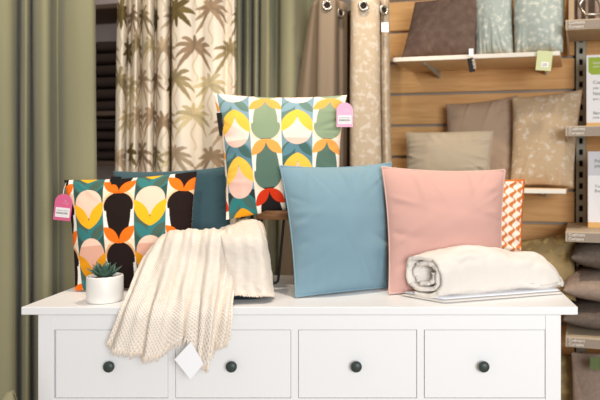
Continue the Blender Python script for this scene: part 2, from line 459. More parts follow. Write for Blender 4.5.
# left shelving with folded towels
n = 0.32
a, b = s_at(10), s_at(205)
t = thing('shelving_unit', 'dark shelving with a mauve back, seen in the gap beside the palm curtains', 'shelving', WP((a + b) / 2, 0.15, 0))
MB().box(np.array((a, 0.0, 0.1)), np.array((b, 0.012, 2.4)), fr=FRW).build('back_panel', M['mauve'], t)
ZL = [z_at(104, y, n) for y in (161, 111, 4)]
for zt in [0.5, 0.85] + ZL:
    MB().box(np.array((a + 0.015, 0.012, zt - 0.022)), np.array((b - 0.015, n, zt)), bev=0.002, fr=FRW).build('shelf', M['darkshelf'], t)
for s in (a, b - 0.014):
    MB().box(np.array((s, 0.012, 0.0)), np.array((s + 0.014, n, 2.4)), fr=FRW).build('side_panel', M['darkshelf'], t)

def superslab(c, ex, ey, w, d, h, seed, nu=24, nr=16):
    """soft folded bundle: rounded slab lofted across ex"""
    v = []; f = []
    for i in range(nu):
        u = -1 + 2 * i / (nu - 1)
        e = (1 - abs(u) ** 6) ** 0.35 * 0.25 + 0.75 if abs(u) < 1 else 0.72
        for k in range(nr):
            a_ = 2 * math.pi * k / nr
            ca, sa = math.cos(a_), math.sin(a_)
            y = math.copysign(abs(ca) ** 0.5, ca) * d / 2 * (0.96 + 0.04 * e); z = math.copysign(abs(sa) ** 0.7, sa) * h / 2 * e
            p = c + u * w / 2 * ex + y * ey + (z + h / 2) * EZ
            p = p + 0.004 * noise.noise_vector(Vector(p * 9) + Vector((seed, 0, 0))) * np.array((1, 1, 0.3)) if False else p + 0.003 * np.array(noise.noise_vector(Vector(p * 14) + Vector((seed * 3.1, 0, 0)))) * np.array((1, 1, 0.4))
            v.append(p)
    for i in range(nu - 1):
        for k in range(nr):
            f.append((i * nr + k, i * nr + (k + 1) % nr, (i + 1) * nr + (k + 1) % nr, (i + 1) * nr + k))
    f.append(tuple(range(nr))[::-1]); f.append(tuple((nu - 1) * nr + k for k in range(nr)))
    mb = MB(); mb.add(v, f); return mb
names = {0: 'lowest', 1: 'second from the bottom', 2: 'third from the bottom', 3: 'fourth from the bottom', 4: 'fifth from the bottom', 5: 'topmost'}
sc_ = s_at(108, 0.2)
for k in range(6):
    hh = 0.058
    tag(superslab(WP(sc_, 0.165, ZL[1] + 0.001 + k * (hh + 0.001)), ET, EN, 0.36, 0.27, hh, k).build('folded_towel', M['towel'], smooth=True),
        'dark brown folded towel, %s of the stack under the mauve panel' % names[k], 'towel', 'towels on the upper dark shelf')
names4 = ['lowest', 'second', 'third', 'topmost']
for k in range(4):
    hh = 0.05
    tag(superslab(WP(sc_, 0.16, ZL[0] + 0.001 + k * (hh + 0.001)), ET, EN, 0.36, 0.25, hh, k + 9).build('folded_towel', M['towel'], smooth=True),
        'shadowed dark folded towel, %s of the stack on the lower dark shelf' % names4[k], 'towel', 'towels on the lower dark shelf')

# ------------------------------------------------------------------ curtains
def curtain(name, label, top, bot, zt, zb, m, nu=260, nv=80, mats=None, zexp=1.0, cat='curtain', colour=None, wob=0.004, seed=0, eyelets=(), group=None):
    """top, bot: plan outlines as (px, D) lists of the same length"""
    A = np.array([G(p, 0, D)[:2] for p, D in top]); B = np.array([G(p, 0, D)[:2] for p, D in bot])
    A = catmull(A, nu); B = catmull(B, nu)
    L = np.concatenate([[0], np.cumsum(np.linalg.norm(np.diff((A + B) / 2, axis=0), axis=1))])
    V = np.linspace(0, 1, nv)
    verts = np.zeros((nv, nu, 3))
    for j, v in enumerate(V):
        w = v ** zexp
        xy = A * (1 - w) + B * w
        verts[j, :, :2] = xy; verts[j, :, 2] = zt + (zb - zt) * v
    U, VV = np.meshgrid(L, V * (zt - zb))
    verts[:, :, 1] += wob * fnoise(U * 22, VV * 3.5, seed) * np.clip(VV * 3, 0.2, 1)
    verts[:, :, 0] += wob * 0.6 * fnoise(U * 16, VV * 4.5, seed + 50) * np.clip(VV * 3, 0.2, 1)
    vv = verts.reshape(-1, 3)
    c = np.array((vv[:, 0].mean(), vv[:, 1].mean(), zb))
    t = thing(name, label, cat, c, group)
    o = obj('cloth', vv, grid_faces(nu, nv, flip=True), m, t, smooth=True)
    uv = np.stack([U.ravel(), VV.ravel()], 1); set_uv(o, uv)
    if colour is not None: set_col(o, colour(uv[:, 0], uv[:, 1]))
    so = o.modifiers.new('thick', 'SOLIDIFY'); so.thickness = 0.002; so.offset = 0
    for (px, py, D, tilt) in eyelets:
        c0 = P(px, py, D); nrm = np.array((math.sin(tilt), -math.cos(tilt), 0)); e1 = np.array((math.cos(tilt), math.sin(tilt), 0))
        r = MB(); pts = [c0 + 0.0165 * (math.cos(q) * e1 + math.sin(q) * EZ) for q in np.linspace(0, 2 * math.pi, 25)]
        r.tube(pts, 0.0052, 8, cap=False); r.build('eyelet', M['eyelet'], t, smooth=True)
        d = MB(); d.add([c0 + 0.0135 * (math.cos(q) * e1 + math.sin(q) * EZ) + nrm * 0.001 for q in np.linspace(0, 2 * math.pi, 24, endpoint=False)], [tuple(range(24))])
        d.build('eyelet_hole_shade', M['dark'], t)  # flat dark disc painted as the shade inside the ring
    return t

big = [(-140, 2.5), (-115, 2.43), (-90, 2.46), (-72, 2.56), (-60, 2.50), (-35, 2.43), (-5, 2.42), (10, 2.44), (16, 2.50), (18, 2.60), (19.5, 2.60), (21, 2.50), (25, 2.45), (28.5, 2.48), (30.5, 2.58), (32.5, 2.60), (34, 2.50), (40, 2.44), (48, 2.45), (53, 2.52), (58, 2.56), (61, 2.52), (65, 2.47), (78, 2.45), (91, 2.46), (95, 2.49), (94, 2.54)]
curtain('curtain', 'tall plain olive green curtain hanging at the left edge behind the dresser', big, [(p + 1.5, D) for p, D in big], 2.5, 0.005, M['green'], nu=420, seed=1)
g2 = [(228, 2.80), (233, 2.74), (238, 2.69), (241.5, 2.70), (243, 2.78), (245, 2.72), (248, 2.69), (251, 2.72), (253, 2.78), (255, 2.71), (258, 2.69), (260, 2.77), (262, 2.72), (268, 2.68), (272, 2.71), (276, 2.80), (280, 2.79), (283, 2.71), (290, 2.68), (297, 2.70), (302, 2.78), (308, 2.84), (315, 2.84), (322, 2.82)]
g2 = [(p, D + 0.06) for p, D in g2]
g2b = [(225 + (p - 228) * 0.98, D) for p, D in g2]
curtain('curtain', 'plain olive green curtain hanging between palm print and taupe curtains', g2, g2b, 2.5, 0.005, M['green'], nu=420, seed=2)

# palm print drawn on the cloth itself
def palm_texture(W, H, res, seed):
    g = np.random.default_rng(seed)
    nx, ny = int(W / res) + 2, int(H / res) + 2
    img = np.tile(np.array((232, 220, 202.0)), (ny, nx, 1))
    yy, xx = np.mgrid[0:ny, 0:nx] * res
    def stroke(pts, wid, c, al=0.9):
        for (x, y), w in zip(pts, wid):
            i0, i1 = int((x - w) / res), int((x + w) / res) + 2; j0, j1 = int((y - w) / res), int((y + w) / res) + 2
            i0, j0 = max(i0, 0), max(j0, 0)
            if i1 <= i0 or j1 <= j0 or i0 >= nx or j0 >= ny: continue
            s = img[j0:j1, i0:i1]; d = np.hypot(xx[j0:j1, i0:i1] - x, yy[j0:j1, i0:i1] - y)
            k = (np.clip((w - d) / res + 0.5, 0, 1) * al)[..., None]
            img[j0:j1, i0:i1] = s * (1 - k) + np.array(c) * k
    cols = [(150, 134, 100), (166, 142, 116), (192, 176, 138), (156, 132, 106), (182, 160, 132)]
    px_, py_ = 0.185, 0.145
    row = 0; y = -0.05; q = 0
    while y < H + 0.15:
        x = -0.1 + (row % 2) * px_ / 2
        while x < W + 0.1:
            c = cols[(q * 2 + row) % 5]; q += 1
            x0, y0 = x + g.uniform(-.012, .012), y + g.uniform(-.02, .02); sz = g.uniform(0.095, 0.125)
            stroke([(x0 + 0.012 * math.sin(k * 0.25), y0 + 0.004 * k) for k in range(36)], [0.004] * 36, (204, 186, 154), 0.7)
            star = g.random() < 0.14
            for a in (np.linspace(0, 320, 9) if star else np.linspace(-215, 35, 9)) + g.uniform(-10, 10):
                a_ = R(a); pts = []; wid = []; ln = sz * g.uniform(0.8, 1.1) * (0.75 if star else 1)
                for tt in np.linspace(0, 1, 26):
                    pts.append((x0 + ln * tt * math.cos(a_) * 0.95, y0 + ln * tt * math.sin(a_) * 0.9 + ln * (0.15 if star else 0.42) * tt ** 2)); wid.append((0.0105 if star else 0.0082) * math.sin(math.pi * (0.10 + 0.88 * tt)) ** 0.8 + 0.0010)
                stroke(pts, wid, np.array((112, 96, 60) if star else c) * g.uniform(0.9, 1.1), 0.85)
            x += px_
        y += py_; row += 1
    return img
def palm_colour(seed, W, H, res=0.003):
    T = palm_texture(W, H, res, seed)
    def fn(u, v):
        i = np.clip((u / res).astype(int), 0, T.shape[1] - 1); j = np.clip((v / res).astype(int), 0, T.shape[0] - 1)
        return T[j, i]
    return fn
M['palm'] = mat('palm_print_cloth', (220, 210, 196), rough=0.9, spec=0.08, attr='print')
pl_t = [(119, 2.66), (119, 2.60), (123, 2.57), (127, 2.60), (129, 2.66), (132, 2.67), (134, 2.61), (137, 2.585), (140, 2.63), (142, 2.67), (145, 2.62), (149, 2.585), (153, 2.61), (155, 2.66), (157, 2.655), (159, 2.60), (164, 2.58), (168, 2.60), (170, 2.66)]
pl_b = [(107 + (p - 116) * 1.17, D) for p, D in pl_t]
ZC = 2.22
curtain('curtain', 'cream palm print curtain in tight folds, left of the pair', pl_t, pl_b, ZC, 0.2, M['palm'], nu=330, nv=600, colour=palm_colour(3, 1.2, 2.1), seed=3, group='palm print curtains')
pr_t = [(171.5, 2.66), (173, 2.60), (180, 2.575), (190, 2.59), (196, 2.615), (202, 2.62), (206, 2.60), (214, 2.58), (222, 2.60), (226, 2.63), (230, 2.62), (234, 2.61), (236, 2.66)]
curtain('curtain', 'cream palm print curtain hanging flatter, right of the pair', pr_t, [(172 + (p - 171.5) * 1.0, D) for p, D in pr_t], ZC, 0.2, M['palm'], nu=330, nv=600, colour=palm_colour(8, 1.2, 2.1), seed=4, group='palm print curtains')

ta_t = [(312, 2.72), (314, 2.66), (317, 2.64), (318.5, 2.60), (320, 2.545), (327, 2.535), (335, 2.54), (337, 2.58), (339, 2.64), (343, 2.66), (347, 2.70)]
ta_b = [(262, 2.72), (276, 2.67), (290, 2.66), (305, 2.60), (312, 2.55), (320, 2.54), (328, 2.54), (333, 2.58), (338, 2.64), (343, 2.66), (346, 2.70)]
ZE = CAMZ + (158 + 6) * 2.54 / F
curtain('curtain', 'plain taupe eyelet curtain hanging left of the beige damask one', ta_t, ta_b, ZE, 0.2, M['taupe'], nu=200, seed=5, zexp=0.8,
        eyelets=[(327, 5.5, 2.532, 0.05), (340.5, 13, 2.63, 0.9)])
be_t = [(352, 2.68), (351, 2.60), (352, 2.55), (356, 2.525), (364, 2.52), (374, 2.525), (379, 2.55), (380, 2.60), (382, 2.58), (385, 2.57), (388, 2.60), (389, 2.66)]
be_b = [(350, 2.68), (349, 2.60), (349, 2.55), (350, 2.525), (362, 2.52), (376, 2.525), (384, 2.55), (385, 2.60), (388, 2.58), (392, 2.57), (396, 2.60), (397, 2.66)]
cb_ = curtain('curtain', 'beige damask eyelet curtain with a small white label on its edge', be_t, be_b, ZE, 0.2, M['beige_damask'], nu=200, seed=6,
        eyelets=[(363.5, 6, 2.512, 0.0), (384, 10, 2.56, 0.7)])
card('label_tag', P(381.5, 32, 2.545), np.array((1.0, 0, 0)), EZ, rect(0.028, 0.038), 0.001, M['tagwhite'], cb_)
dk = [(328, 2.86), (333, 2.82), (338, 2.84), (343, 2.80), (348, 2.84), (353, 2.80), (358, 2.84), (364, 2.82), (369, 2.86)]
curtain('curtain', 'added dark cloth standing in for the shade in the slit between the two eyelet curtains', dk, dk, ZE, 0.2, M['slitshade'], nu=120, seed=9)  # added sheet, its dark colour paints the shade seen in the slit
# rail the curtains hang from
RZ = 2.5
m = MB(); m.tube([G(-160, 2.53, 2.53), G(420, 2.53, 2.62)], 0.014, 12)
for p, D in ((-120, 2.53), (110, 2.56), (300, 2.60), (415, 2.62)):
    m.tube([G(p, 2.53, D), (G(p, 2.53, D)[0], G(p, 2.53, D_at(p))[1] - 0.0, 2.53)], 0.008, 8)
tag(m.build('curtain_rail', M['metal'], smooth=True), 'metal curtain rail above the curtains, out of the picture', 'curtain rail')

# ------------------------------------------------------------------ dresser
ZT = 0.96
def X(px, D): return CAMX + (px - CX) * D / F
def Zp(py, D): return CAMZ - (py - CY) * D / F
DW0, DW1 = X(21, 1.83), X(578, 1.83)
t = dresser = thing('dresser', 'white wooden dresser with a row of four drawers and dark round knobs', 'dresser', ((DW0 + DW1) / 2, 0.25, 0))
DF = 1.85; yf = DF + CAMY
MB().box(np.array((DW0, 0.0, ZT - 0.023)), np.array((DW1, 0.50, ZT)), bev=0.0025).build('top', M['white'], t)
bx0, bx1 = X(38, DF), X(561, DF)
zb_ = ZT - 0.0235
rail_b = Zp(329.8, DF); dr_b = Zp(398.5, DF)
pw = 15.5 * DF / F
for xa in (bx0, bx1 - pw):
    for ya, nm in ((yf, 0), (0.45, 1)):
        MB().box(np.array((xa, ya, 0.0)), np.array((xa + pw, ya + 0.04, zb_)), bev=0.0015).build('leg', M['white'], t)
for xa in (bx0 + 0.004, bx1 - 0.018):
    MB().box(np.array((xa, yf + 0.0405, 0.12)), np.array((xa + 0.014, 0.4495, zb_))).build('side_panel', M['white'], t)
MB().box(np.array((bx0 + pw, 0.47, 0.12)), np.array((bx1 - pw, 0.48, zb_))).build('back_panel', M['white'], t)
xi0, xi1 = bx0 + pw + 0.0005, bx1 - pw - 0.0005
zrow = [(dr_b, rail_b)]
zc = dr_b
for hgt in (0.235, 0.235):
    zrow.append((zc - 0.022 - hgt, zc - 0.022)); zc -= 0.022 + hgt
m = MB()
m.box(np.array((xi0, yf + 0.001, rail_b)), np.array((xi1, yf + 0.03, zb_)))
for (za, zb2) in zrow:
    m.box(np.array((xi0, yf + 0.001, za - 0.022)), np.array((xi1, yf + 0.03, za)))
edges = [(55, 168), (175, 291), (298, 417), (424, 545.5)]
for a_, b_ in zip(edges[:-1], edges[1:]):
    m.box(np.array((X(a_[1], DF), yf + 0.0015, dr_b)), np.array((X(b_[0], DF), yf + 0.03, rail_b)))
mx = (X(291, DF) + X(298, DF)) / 2
for za, zb2 in zrow[1:]:
    m.box(np.array((mx - 0.01, yf + 0.0015, za)), np.array((mx + 0.01, yf + 0.03, zb2)))
m.build('front_frame', M['white'], t)
MB().box(np.array((xi0, yf + 0.05, 0.14)), np.array((xi1, yf + 0.056, zb_))).build('drawer_gap_shade', M['dark'], t)  # added dark sheet, paints the shade in the gaps around the drawers
kx = [108.5, 231.2, 356.3, 484]
def drawer(xa, xb, za, zb2, knobs):
    g = 0.0016
    d = MB().box(np.array((xa + g, yf + 0.002, za + g)), np.array((xb - g, yf + 0.024, zb2 - g)), bev=0.0008).build('drawer', M['white'], t)
    for kxx, kz in knobs:
        k = MB(); k.lathe((kxx, yf + 0.002, kz), [(0.006, 0.0005), (0.006, 0.009), (0.0105, 0.0125), (0.0155, 0.0175), (0.0162, 0.022), (0.0140, 0.0265), (0.008, 0.029), (0.002, 0.0297)], 28, axis='y')
        o = k.build('knob', M['knob'], d, smooth=True); o['label'] = 'dark round metal knob'
for (a_, b_), k in zip(edges, kx):
    drawer(X(a_, DF), X(b_, DF), dr_b, rail_b, [(X(k, 1.83), Zp(367, 1.83))])
for za, zb2 in zrow[1:]:
    for xa, xb in ((xi0, mx - 0.01), (mx + 0.01, xi1)):
        w = xb - xa
        drawer(xa, xb, za, zb2, [(xa + w * 0.2, (za + zb2) / 2), (xb - w * 0.2, (za + zb2) / 2)])

# ------------------------------------------------------------------ cushions
def cushion(name, label, TL, TR, BR, BL, thick, m, group=None, pinch=0.06, n=90, colour=None, trim=None, trim_r=0.004, seed=0, wr=0.008, p=0.52, back=None, bpinch=None, sag=0.0, cat='cushion', trim_label=None, bead=False):
    TL, TR, BR, BL = map(np.asarray, (TL, TR, BR, BL))
    nrm = unit(np.cross((TR - TL) + (BR - BL), (TL - BL) + (TR - BR)))   # toward the viewer side (x right, z up)
    a = np.linspace(-1, 1, n); a = np.sign(a) * (1 - (1 - np.abs(a)) ** 1.25)
    U, V = np.meshgrid(a, a)         # V=-1 bottom
    bp = pinch if bpinch is None else bpinch
    pv = np.where(V > 0, pinch, bp)
    Uq = U * (1 - pinch * (1 - V ** 2) * np.abs(U) ** 1.5)
    Vq = V * (1 - pv * (1 - U ** 2) * np.abs(V) ** 1.5)
    s, q = (Uq + 1) / 2, (Vq + 1) / 2
    base = ((1 - s) * (1 - q))[..., None] * BL + (s * (1 - q))[..., None] * BR + ((1 - s) * q)[..., None] * TL + (s * q)[..., None] * TR
    f = ((1 - U ** 2) * (1 - V ** 2)).clip(0) ** p
    f = f * (1 + sag * -V)
    w_ = np.linalg.norm(TR - TL); h_ = np.linalg.norm(TL - BL)
    # wrinkles that run from the seams inward
    rim = np.clip(1 - f, 0, 1) * f * 4
    # pleats running away from the seam
    pl = np.zeros_like(U); gp = np.random.default_rng(seed + 100)
    for k in range(46):
        e = k % 4; t0 = gp.uniform(-0.92, 0.92); sk = gp.uniform(-0.5, 0.5) - 0.5 * t0; ln = gp.uniform(0.12, 0.42); wd = gp.uniform(0.025, 0.06); am = gp.uniform(0.4, 1.3) * (1 if k % 3 else -1)
        al, dd = ((U, 1 - V), (U, 1 + V), (V, 1 - U), (V, 1 + U))[e]
        pl += am * np.exp(-((al - t0 - sk * dd) / (wd * (1 + 1.5 * dd))) ** 2) * np.exp(-dd / ln)
    wrk = wr * (fnoise(U * 2.6, V * 2.6, seed) * f * 0.8 + 0.9 * pl * np.clip(f * 3, 0, 1))
    front = base + (thick / 2 * f + wrk * np.clip(f * 2, 0, 1))[..., None] * nrm
    backp = base - (thick / 2 * f - wrk * 0.5 * np.clip(f * 2, 0, 1))[..., None] * nrm
    vf = front.reshape(-1, 3); vb = backp.reshape(-1, 3)
    loc = (BL + BR) / 2
    parts = trim is not None or name.endswith('!')
    t = thing('cushion', label, cat, loc, group)
    verts = np.concatenate([vf, vb]); faces = grid_faces(n, n) + grid_faces(n, n, flip=True, off=n * n)
    o = obj('cover', verts, faces, m, t, smooth=True)
    bm = bmesh.new(); bm.from_mesh(o.data); 
    uvv = np.stack([(U.ravel() + 1) / 2, (V.ravel() + 1) / 2], 1)
    if colour is not None:
        cf = colour(uvv[:, 0], uvv[:, 1]); cbk = np.tile(np.array((236, 220, 204.0)), (n * n, 1)) if back is None else np.tile(np.array(back, float), (n * n, 1))
        bm.free(); set_col(o, np.concatenate([cf, cbk]))
    else:
        bmesh.ops.remove_doubles(bm, verts=bm.verts, dist=1e-6); bm.to_mesh(o.data); bm.free()
        o.data.polygons.foreach_set('use_smooth', [True] * len(o.data.polygons))
    if trim is not None:
        ring = np.concatenate([base[0, :], base[1:, -1], base[-1, -2::-1], base[-2:0:-1, 0]])
        rp = MB()
        if bead:
            # evenly spaced stitched bobbles along the seam
            seg = np.linalg.norm(np.diff(np.vstack([ring, ring[:1]]), axis=0), axis=1); L = np.concatenate([[0], np.cumsum(seg)])
            full = np.vstack([ring, ring[:1]])
            nb = int(L[-1] / 0.0035); tt = np.linspace(0, L[-1], nb)
            pts = np.stack([np.interp(tt, L, full[:, k]) for k in range(3)], 1)
            rp.tube(list(pts), [trim_r * (1.0 if k % 2 else 0.62) for k in range(nb)], 7, cap=False)
        else:
            rp.tube(list(ring) + [ring[0]], trim_r, 7, cap=False)
        tr = rp.build('piping', trim, t, smooth=True)
        if trim_label: tr['label'] = trim_label
    t['_n'] = 0; del t['_n']
    return t, front, nrm

# --- the geometric print
def leafpair(x, y, bx, by, tx, ty, fat):
    """two mirrored leaves from (0,by) to (+-tx,ty): returns mask left, right"""
    out = []
    for sgn in (-1, 1):
        ax, ay = 0.0, by; ex, ey = sgn * tx, ty
        dx, dy = ex - ax, ey - ay; L = math.hypot(dx, dy)
        s = ((x - ax) * dx + (y - ay) * dy) / L / L
        d = ((x - ax) * -dy + (y - ay) * dx) / L
        wdt = fat * np.sin(np.pi * np.clip(s, 0, 1)) ** 0.75
        out.append((np.abs(d) < wdt) & (s > 0) & (s < 1))
    return out
def geo_print(u, v, pal, flip, cols, rows, phase, vshift):
    cell = 1.0 / cols
    uu = u / cell + phase
    ci = np.floor(uu).astype(int); x = (uu - ci) * 2 - 1
    PER = 3.05
    yy = (1 - v) if not flip else v
    y = (yy * rows) * PER + vshift
    ri = np.floor(y / PER).astype(int); y = y - ri * PER
    A = (ci % 2 == 0)
    img = np.zeros((len(u), 3))
    rr = np.clip(np.floor((ri * PER + y - 0.5) / PER).astype(int), 0, len(pal) - 1)
    res = np.zeros((len(u), 3))
    for r in range(len(pal)):
        pc = pal[r]; m_ = rr == r
        # --- motif A: dark pear under a pair of leaves
        c = np.tile(np.array(pc['white'], float), (len(u), 1))
        c[(y > 0.2) & (y < 1.25) & ((x / 1.04) ** 2 + ((y - 1.3) / 1.1) ** 2 < 1)] = pc['halo']
        c[(y > 0.2) & (y < 1.25) & ~((x / 1.04) ** 2 + ((y - 1.3) / 1.1) ** 2 < 1)] = pc['corner']
        for off in (0, -PER):
            yo = y - off
            lower = (yo >= 1.3) & ((np.abs(x) / 0.79) ** 2.2 + ((yo - 1.3) / 2.05) ** 2.2 < 1)
            if off: lower &= (y < 0.6)
            c[lower] = pc['pear']
        up = (y < 1.55) & (x ** 2 + ((y - 1.3) * 1.02) ** 2 < 0.93 ** 2); c[up] = pc['pear']
        for off in (0, PER):
            for k, mk in enumerate(leafpair(x, y - off, 0, 0.44, 1.0, -0.5, 0.32)): c[mk] = pc['leaf']
        ca = c
        # --- motif B: disc over amber and green leaves
        c = np.tile(np.array(pc['gap'], float), (len(u), 1))
        for off in (PER, 0, -PER):
            yo = y - off
            g1, g2 = leafpair(x, yo, 0, 3.5, 1.0, 1.55, 0.60)
            c[g1] = pc['sage']; c[g2] = pc['teal']
            i1, i2 = leafpair(x, yo, 0, 3.4, 0.98, 2.35, 0.28)
            c[i1] = pc['teal']; c[i2] = pc['sage']
        for off in (PER, 0, -PER):
            yo = y - off
            c[x ** 2 + (yo - 0.98) ** 2 < 0.93 ** 2] = pc['disc']
            a1, a2 = leafpair(x, yo, 0, 2.55, 1.02, 0.95, 0.36)
            c[(a1 | a2)] = pc['amber']
        cb2 = c
        full = np.where(A[:, None], ca, cb2)
        res[m_] = full[m_]
    return res
def aa(fn, n):
    def g(u, v):
        o = 0; d = 0.35 / n
        for du in (-d, d):
            for dv in (-d, d): o = o + fn(np.clip(u + du, 0, 0.9999), np.clip(v + dv, 0, 0.9999))
        return o / 4
    return g
BK = dict(white=(246, 238, 228), pear=(34, 22, 20), halo=(240, 200, 158), leaf=(252, 116, 26), gap=(50, 84, 78), corner=(246, 222, 196), sage=(76, 100, 88), teal=(58, 124, 124), amber=(250, 182, 34), disc=(244, 206, 184))
BK2 = dict(BK, disc=(226, 172, 150), halo=(224, 170, 122), amber=(226, 150, 24))
BK3 = dict(BK2, leaf=(214, 52, 20))
GR = dict(white=(250, 236, 222), pear=(140, 158, 128), halo=(250, 222, 196), leaf=(250, 168, 84), gap=(128, 156, 166), corner=(250, 232, 214), sage=(104, 132, 122), teal=(134, 164, 176), amber=(250, 196, 76), disc=(250, 222, 208))
GR2 = dict(GR, pear=(92, 118, 104), disc=(240, 196, 180), sage=(72, 106, 100), teal=(96, 136, 148))
GR3 = dict(GR2, leaf=(214, 56, 24), pear=(34, 30, 28), gap=(40, 60, 60), amber=(240, 160, 30), disc=(240, 196, 180), teal=(52, 124, 124))
NP = 300
def p1(u, v): return geo_print(u, v, [BK, BK, BK2, BK3], False, 4.1, 2.22, 0.70, 2.21)
def p2(u, v): return geo_print(u, v, [GR3, GR2, GR, GR], True, 4.1, 2.55, 0.88, 2.1)

c1, fr1, n1 = cushion('cushion', 'bold geometric print cushion with black pears, behind the small potted succulent',
    P(64, 180, 2.17), P(197, 171, 2.20), G(193, ZT + 0.004, 2.09), G(75, ZT + 0.004, 2.035), 0.13, M['print'], 'geometric print cushions', n=NP, colour=aa(p1, NP), pinch=0.055, seed=11, wr=0.004, bpinch=0.02)
c2, fr2, n2 = cushion('cushion', 'sage and pink geometric print cushion standing on the dark wooden stool',
    P(213, 93, 2.21), P(347, 95, 2.21), G(341, 1.228, 2.16), G(226, 1.186, 2.08), 0.14, M['print'], 'geometric print cushions', n=NP, colour=aa(p2, NP), pinch=0.07, seed=12, wr=0.004, bpinch=0.03)
c3, fr3, n3 = cushion('cushion', 'plain dark teal cushion between the two geometric print cushions',
    P(113, 171, 2.28), P(235, 165, 2.28), G(232, ZT + 0.004, 2.20), G(122, ZT + 0.004, 2.19), 0.10, M['teal'], pinch=0.06, seed=13)
c4, fr4, n4 = cushion('cushion', 'dusty blue cushion with pale piping leaning on the pink one',
    P(280, 166, 2.055), P(391, 163, 2.17), G(391, ZT + 0.006, 2.09), G(296, ZT + 0.006, 1.94), 0.16, M['blue'], p=0.66, pinch=0.06, trim=M['bluetrim'], seed=14, bead=True, bpinch=0.01, wr=0.009, trim_label='pale blue beaded piping')
c5, fr5, n5 = cushion('cushion', 'blush pink cushion with beaded piping behind the rolled quilt',
    P(382, 167, 2.10), P(505, 170, 2.17), G(503, ZT + 0.006, 2.11), G(389, ZT + 0.006, 1.985), 0.15, M['pink'], p=0.66, pinch=0.055, trim=M['pinktrim'], seed=15, bead=True, bpinch=0.01, wr=0.008, trim_label='pale pink beaded piping')
def ikat(u, v):
    """orange chain print on cream"""
    cw, ch = 1 / 14.0, 1 / 10.5
    x = u / cw; i = np.floor(x).astype(int); fx = x - i - 0.5
    y = v / ch
    ph = 2 * math.pi * (y + 0.5 * (i % 2))
    m_ = np.abs(fx - 0.26 * np.sin(ph)) < 0.21 + 0.15 * np.cos(ph + 0.5)
    edge = (u < 0.02) | (u > 0.98) | (v > 0.98) | (v < 0.02)
    out = np.where(m_[:, None], np.array((206, 122, 66.0)), np.array((246, 230, 214.0)))
    out[edge] = (196, 104, 44); return out
c6, fr6, n6 = cushion('cushion', 'cream cushion with orange chain print peeking out behind the pink one',
    P(410, 179, 2.24), P(525, 179, 2.25), G(522, ZT + 0.004, 2.235), G(405, ZT + 0.004, 2.19), 0.08, M['print'], colour=aa(ikat, 160), n=200, pinch=0.03, seed=16, bpinch=0.01, p=0.3)

# cushions of the wall shelves
def wc(px, py, n): s = s_at(px, n); return WP(s, n, z_at(px, py, n))
def wg(px, z, n): return WP(s_at(px, n), n, z)
b1, *_ = cushion('cushion', 'dark brown suede cushion at the left of the upper wall shelf', wc(415, 2, 0.20), wc(481, -4, 0.22), wg(475, ZS1 + 0.004, 0.31), wg(401, ZS1 + 0.004, 0.29), 0.11, M['brown'], seed=21, pinch=0.04, n=60)
b2, *_ = cushion('cushion', 'narrow grey-blue damask cushion in the middle of the upper wall shelf', wc(475, -32, 0.16), wc(512, -34, 0.17), wg(513, ZS1 + 0.004, 0.27), wg(476, ZS1 + 0.004, 0.25), 0.12, M['bluedamask'], seed=22, pinch=0.03, n=60, p=0.3, group='grey-blue damask cushions')
b3, *_ = cushion('cushion', 'plump grey-blue damask cushion at the right of the upper wall shelf', wc(513, -38, 0.18), wc(566, -34, 0.20), wg(563, ZS1 + 0.004, 0.29), wg(515, ZS1 + 0.004, 0.26), 0.14, M['bluedamask'], seed=23, pinch=0.03, n=60, p=0.3, group='grey-blue damask cushions')
b4, *_ = cushion('cushion', 'plain pale beige cushion in front on the middle wall shelf', wc(407, 133, 0.22), wc(493, 131, 0.24), wg(489, ZS2 + 0.004, 0.32), wg(406, ZS2 + 0.004, 0.29), 0.09, M['beigeplain'], seed=24, pinch=0.03, n=60, trim=M['beigeplain'], trim_r=0.003)
b5, *_ = cushion('cushion', 'taupe linen cushion behind the pale beige one on the middle wall shelf', wc(446, 104, 0.10), wc(518, 95, 0.10), wg(514, ZS2 + 0.004, 0.16), wg(444, ZS2 + 0.004, 0.15), 0.10, M['taupecush'], seed=25, pinch=0.06, n=60)
b6, *_ = cushion('cushion', 'beige floral damask cushion at the right end of the middle wall shelf', wc(512, 97, 0.17), wc(583, 89, 0.13), wg(573, ZS2 + 0.004, 0.25), wg(510, ZS2 + 0.004, 0.23), 0.13, M['beigecush'], seed=26, pinch=0.05, n=60)
b7, *_ = cushion('cushion', 'olive gold damask cushion low on the wall behind the rolled quilt', wc(500, 243, 0.15), wc(577, 231, 0.17), wg(576, ZS3 + 0.004, 0.27), wg(500, ZS3 + 0.004, 0.24), 0.12, M['olivecush'], seed=27, pinch=0.05, n=60)

# flat stacked cushions of the right bay
def flat_cushion(label, s0_, s1_, n0, n1, zc_, th, m, seed, group):
    return cushion('cushion', label, WP(s0_, n0, zc_), WP(s1_, n0, zc_), WP(s1_, n1, zc_), WP(s0_, n1, zc_), th, m, group, pinch=0.03, n=50, seed=seed, p=0.4, wr=0.004)
zsh = ZG[3]
sA = s_at(563, 0.36)
hs = [0.112, 0.130, 0.135]
z = zsh + 0.003
for k, (lab, mm, ds) in enumerate((('dark grey felt cushion lying lowest in the stack at right', 'greycush', 0.0), ('taupe grey felt cushion lying in the middle of the stack at right', 'taupegrey', 0.0), ('dark grey felt cushion lying on top of the stack at right', 'greycush', 0.03))):
    flat_cushion(lab, sA + ds, sA + ds + 0.40, 0.03, 0.385, z + hs[k] / 2, hs[k], M[mm], 31 + k, 'felt cushions stacked in the right bay')
    z += hs[k] - 0.004
b8, *_ = cushion('cushion', 'taupe cushion standing on the bottom shelf at lower right', wc(571, 352, 0.24), wc(650, 352, 0.24), wg(648, 0.245, 0.32), wg(572, 0.245, 0.32), 0.12, M['taupegrey'], seed=41, pinch=0.03, n=60)
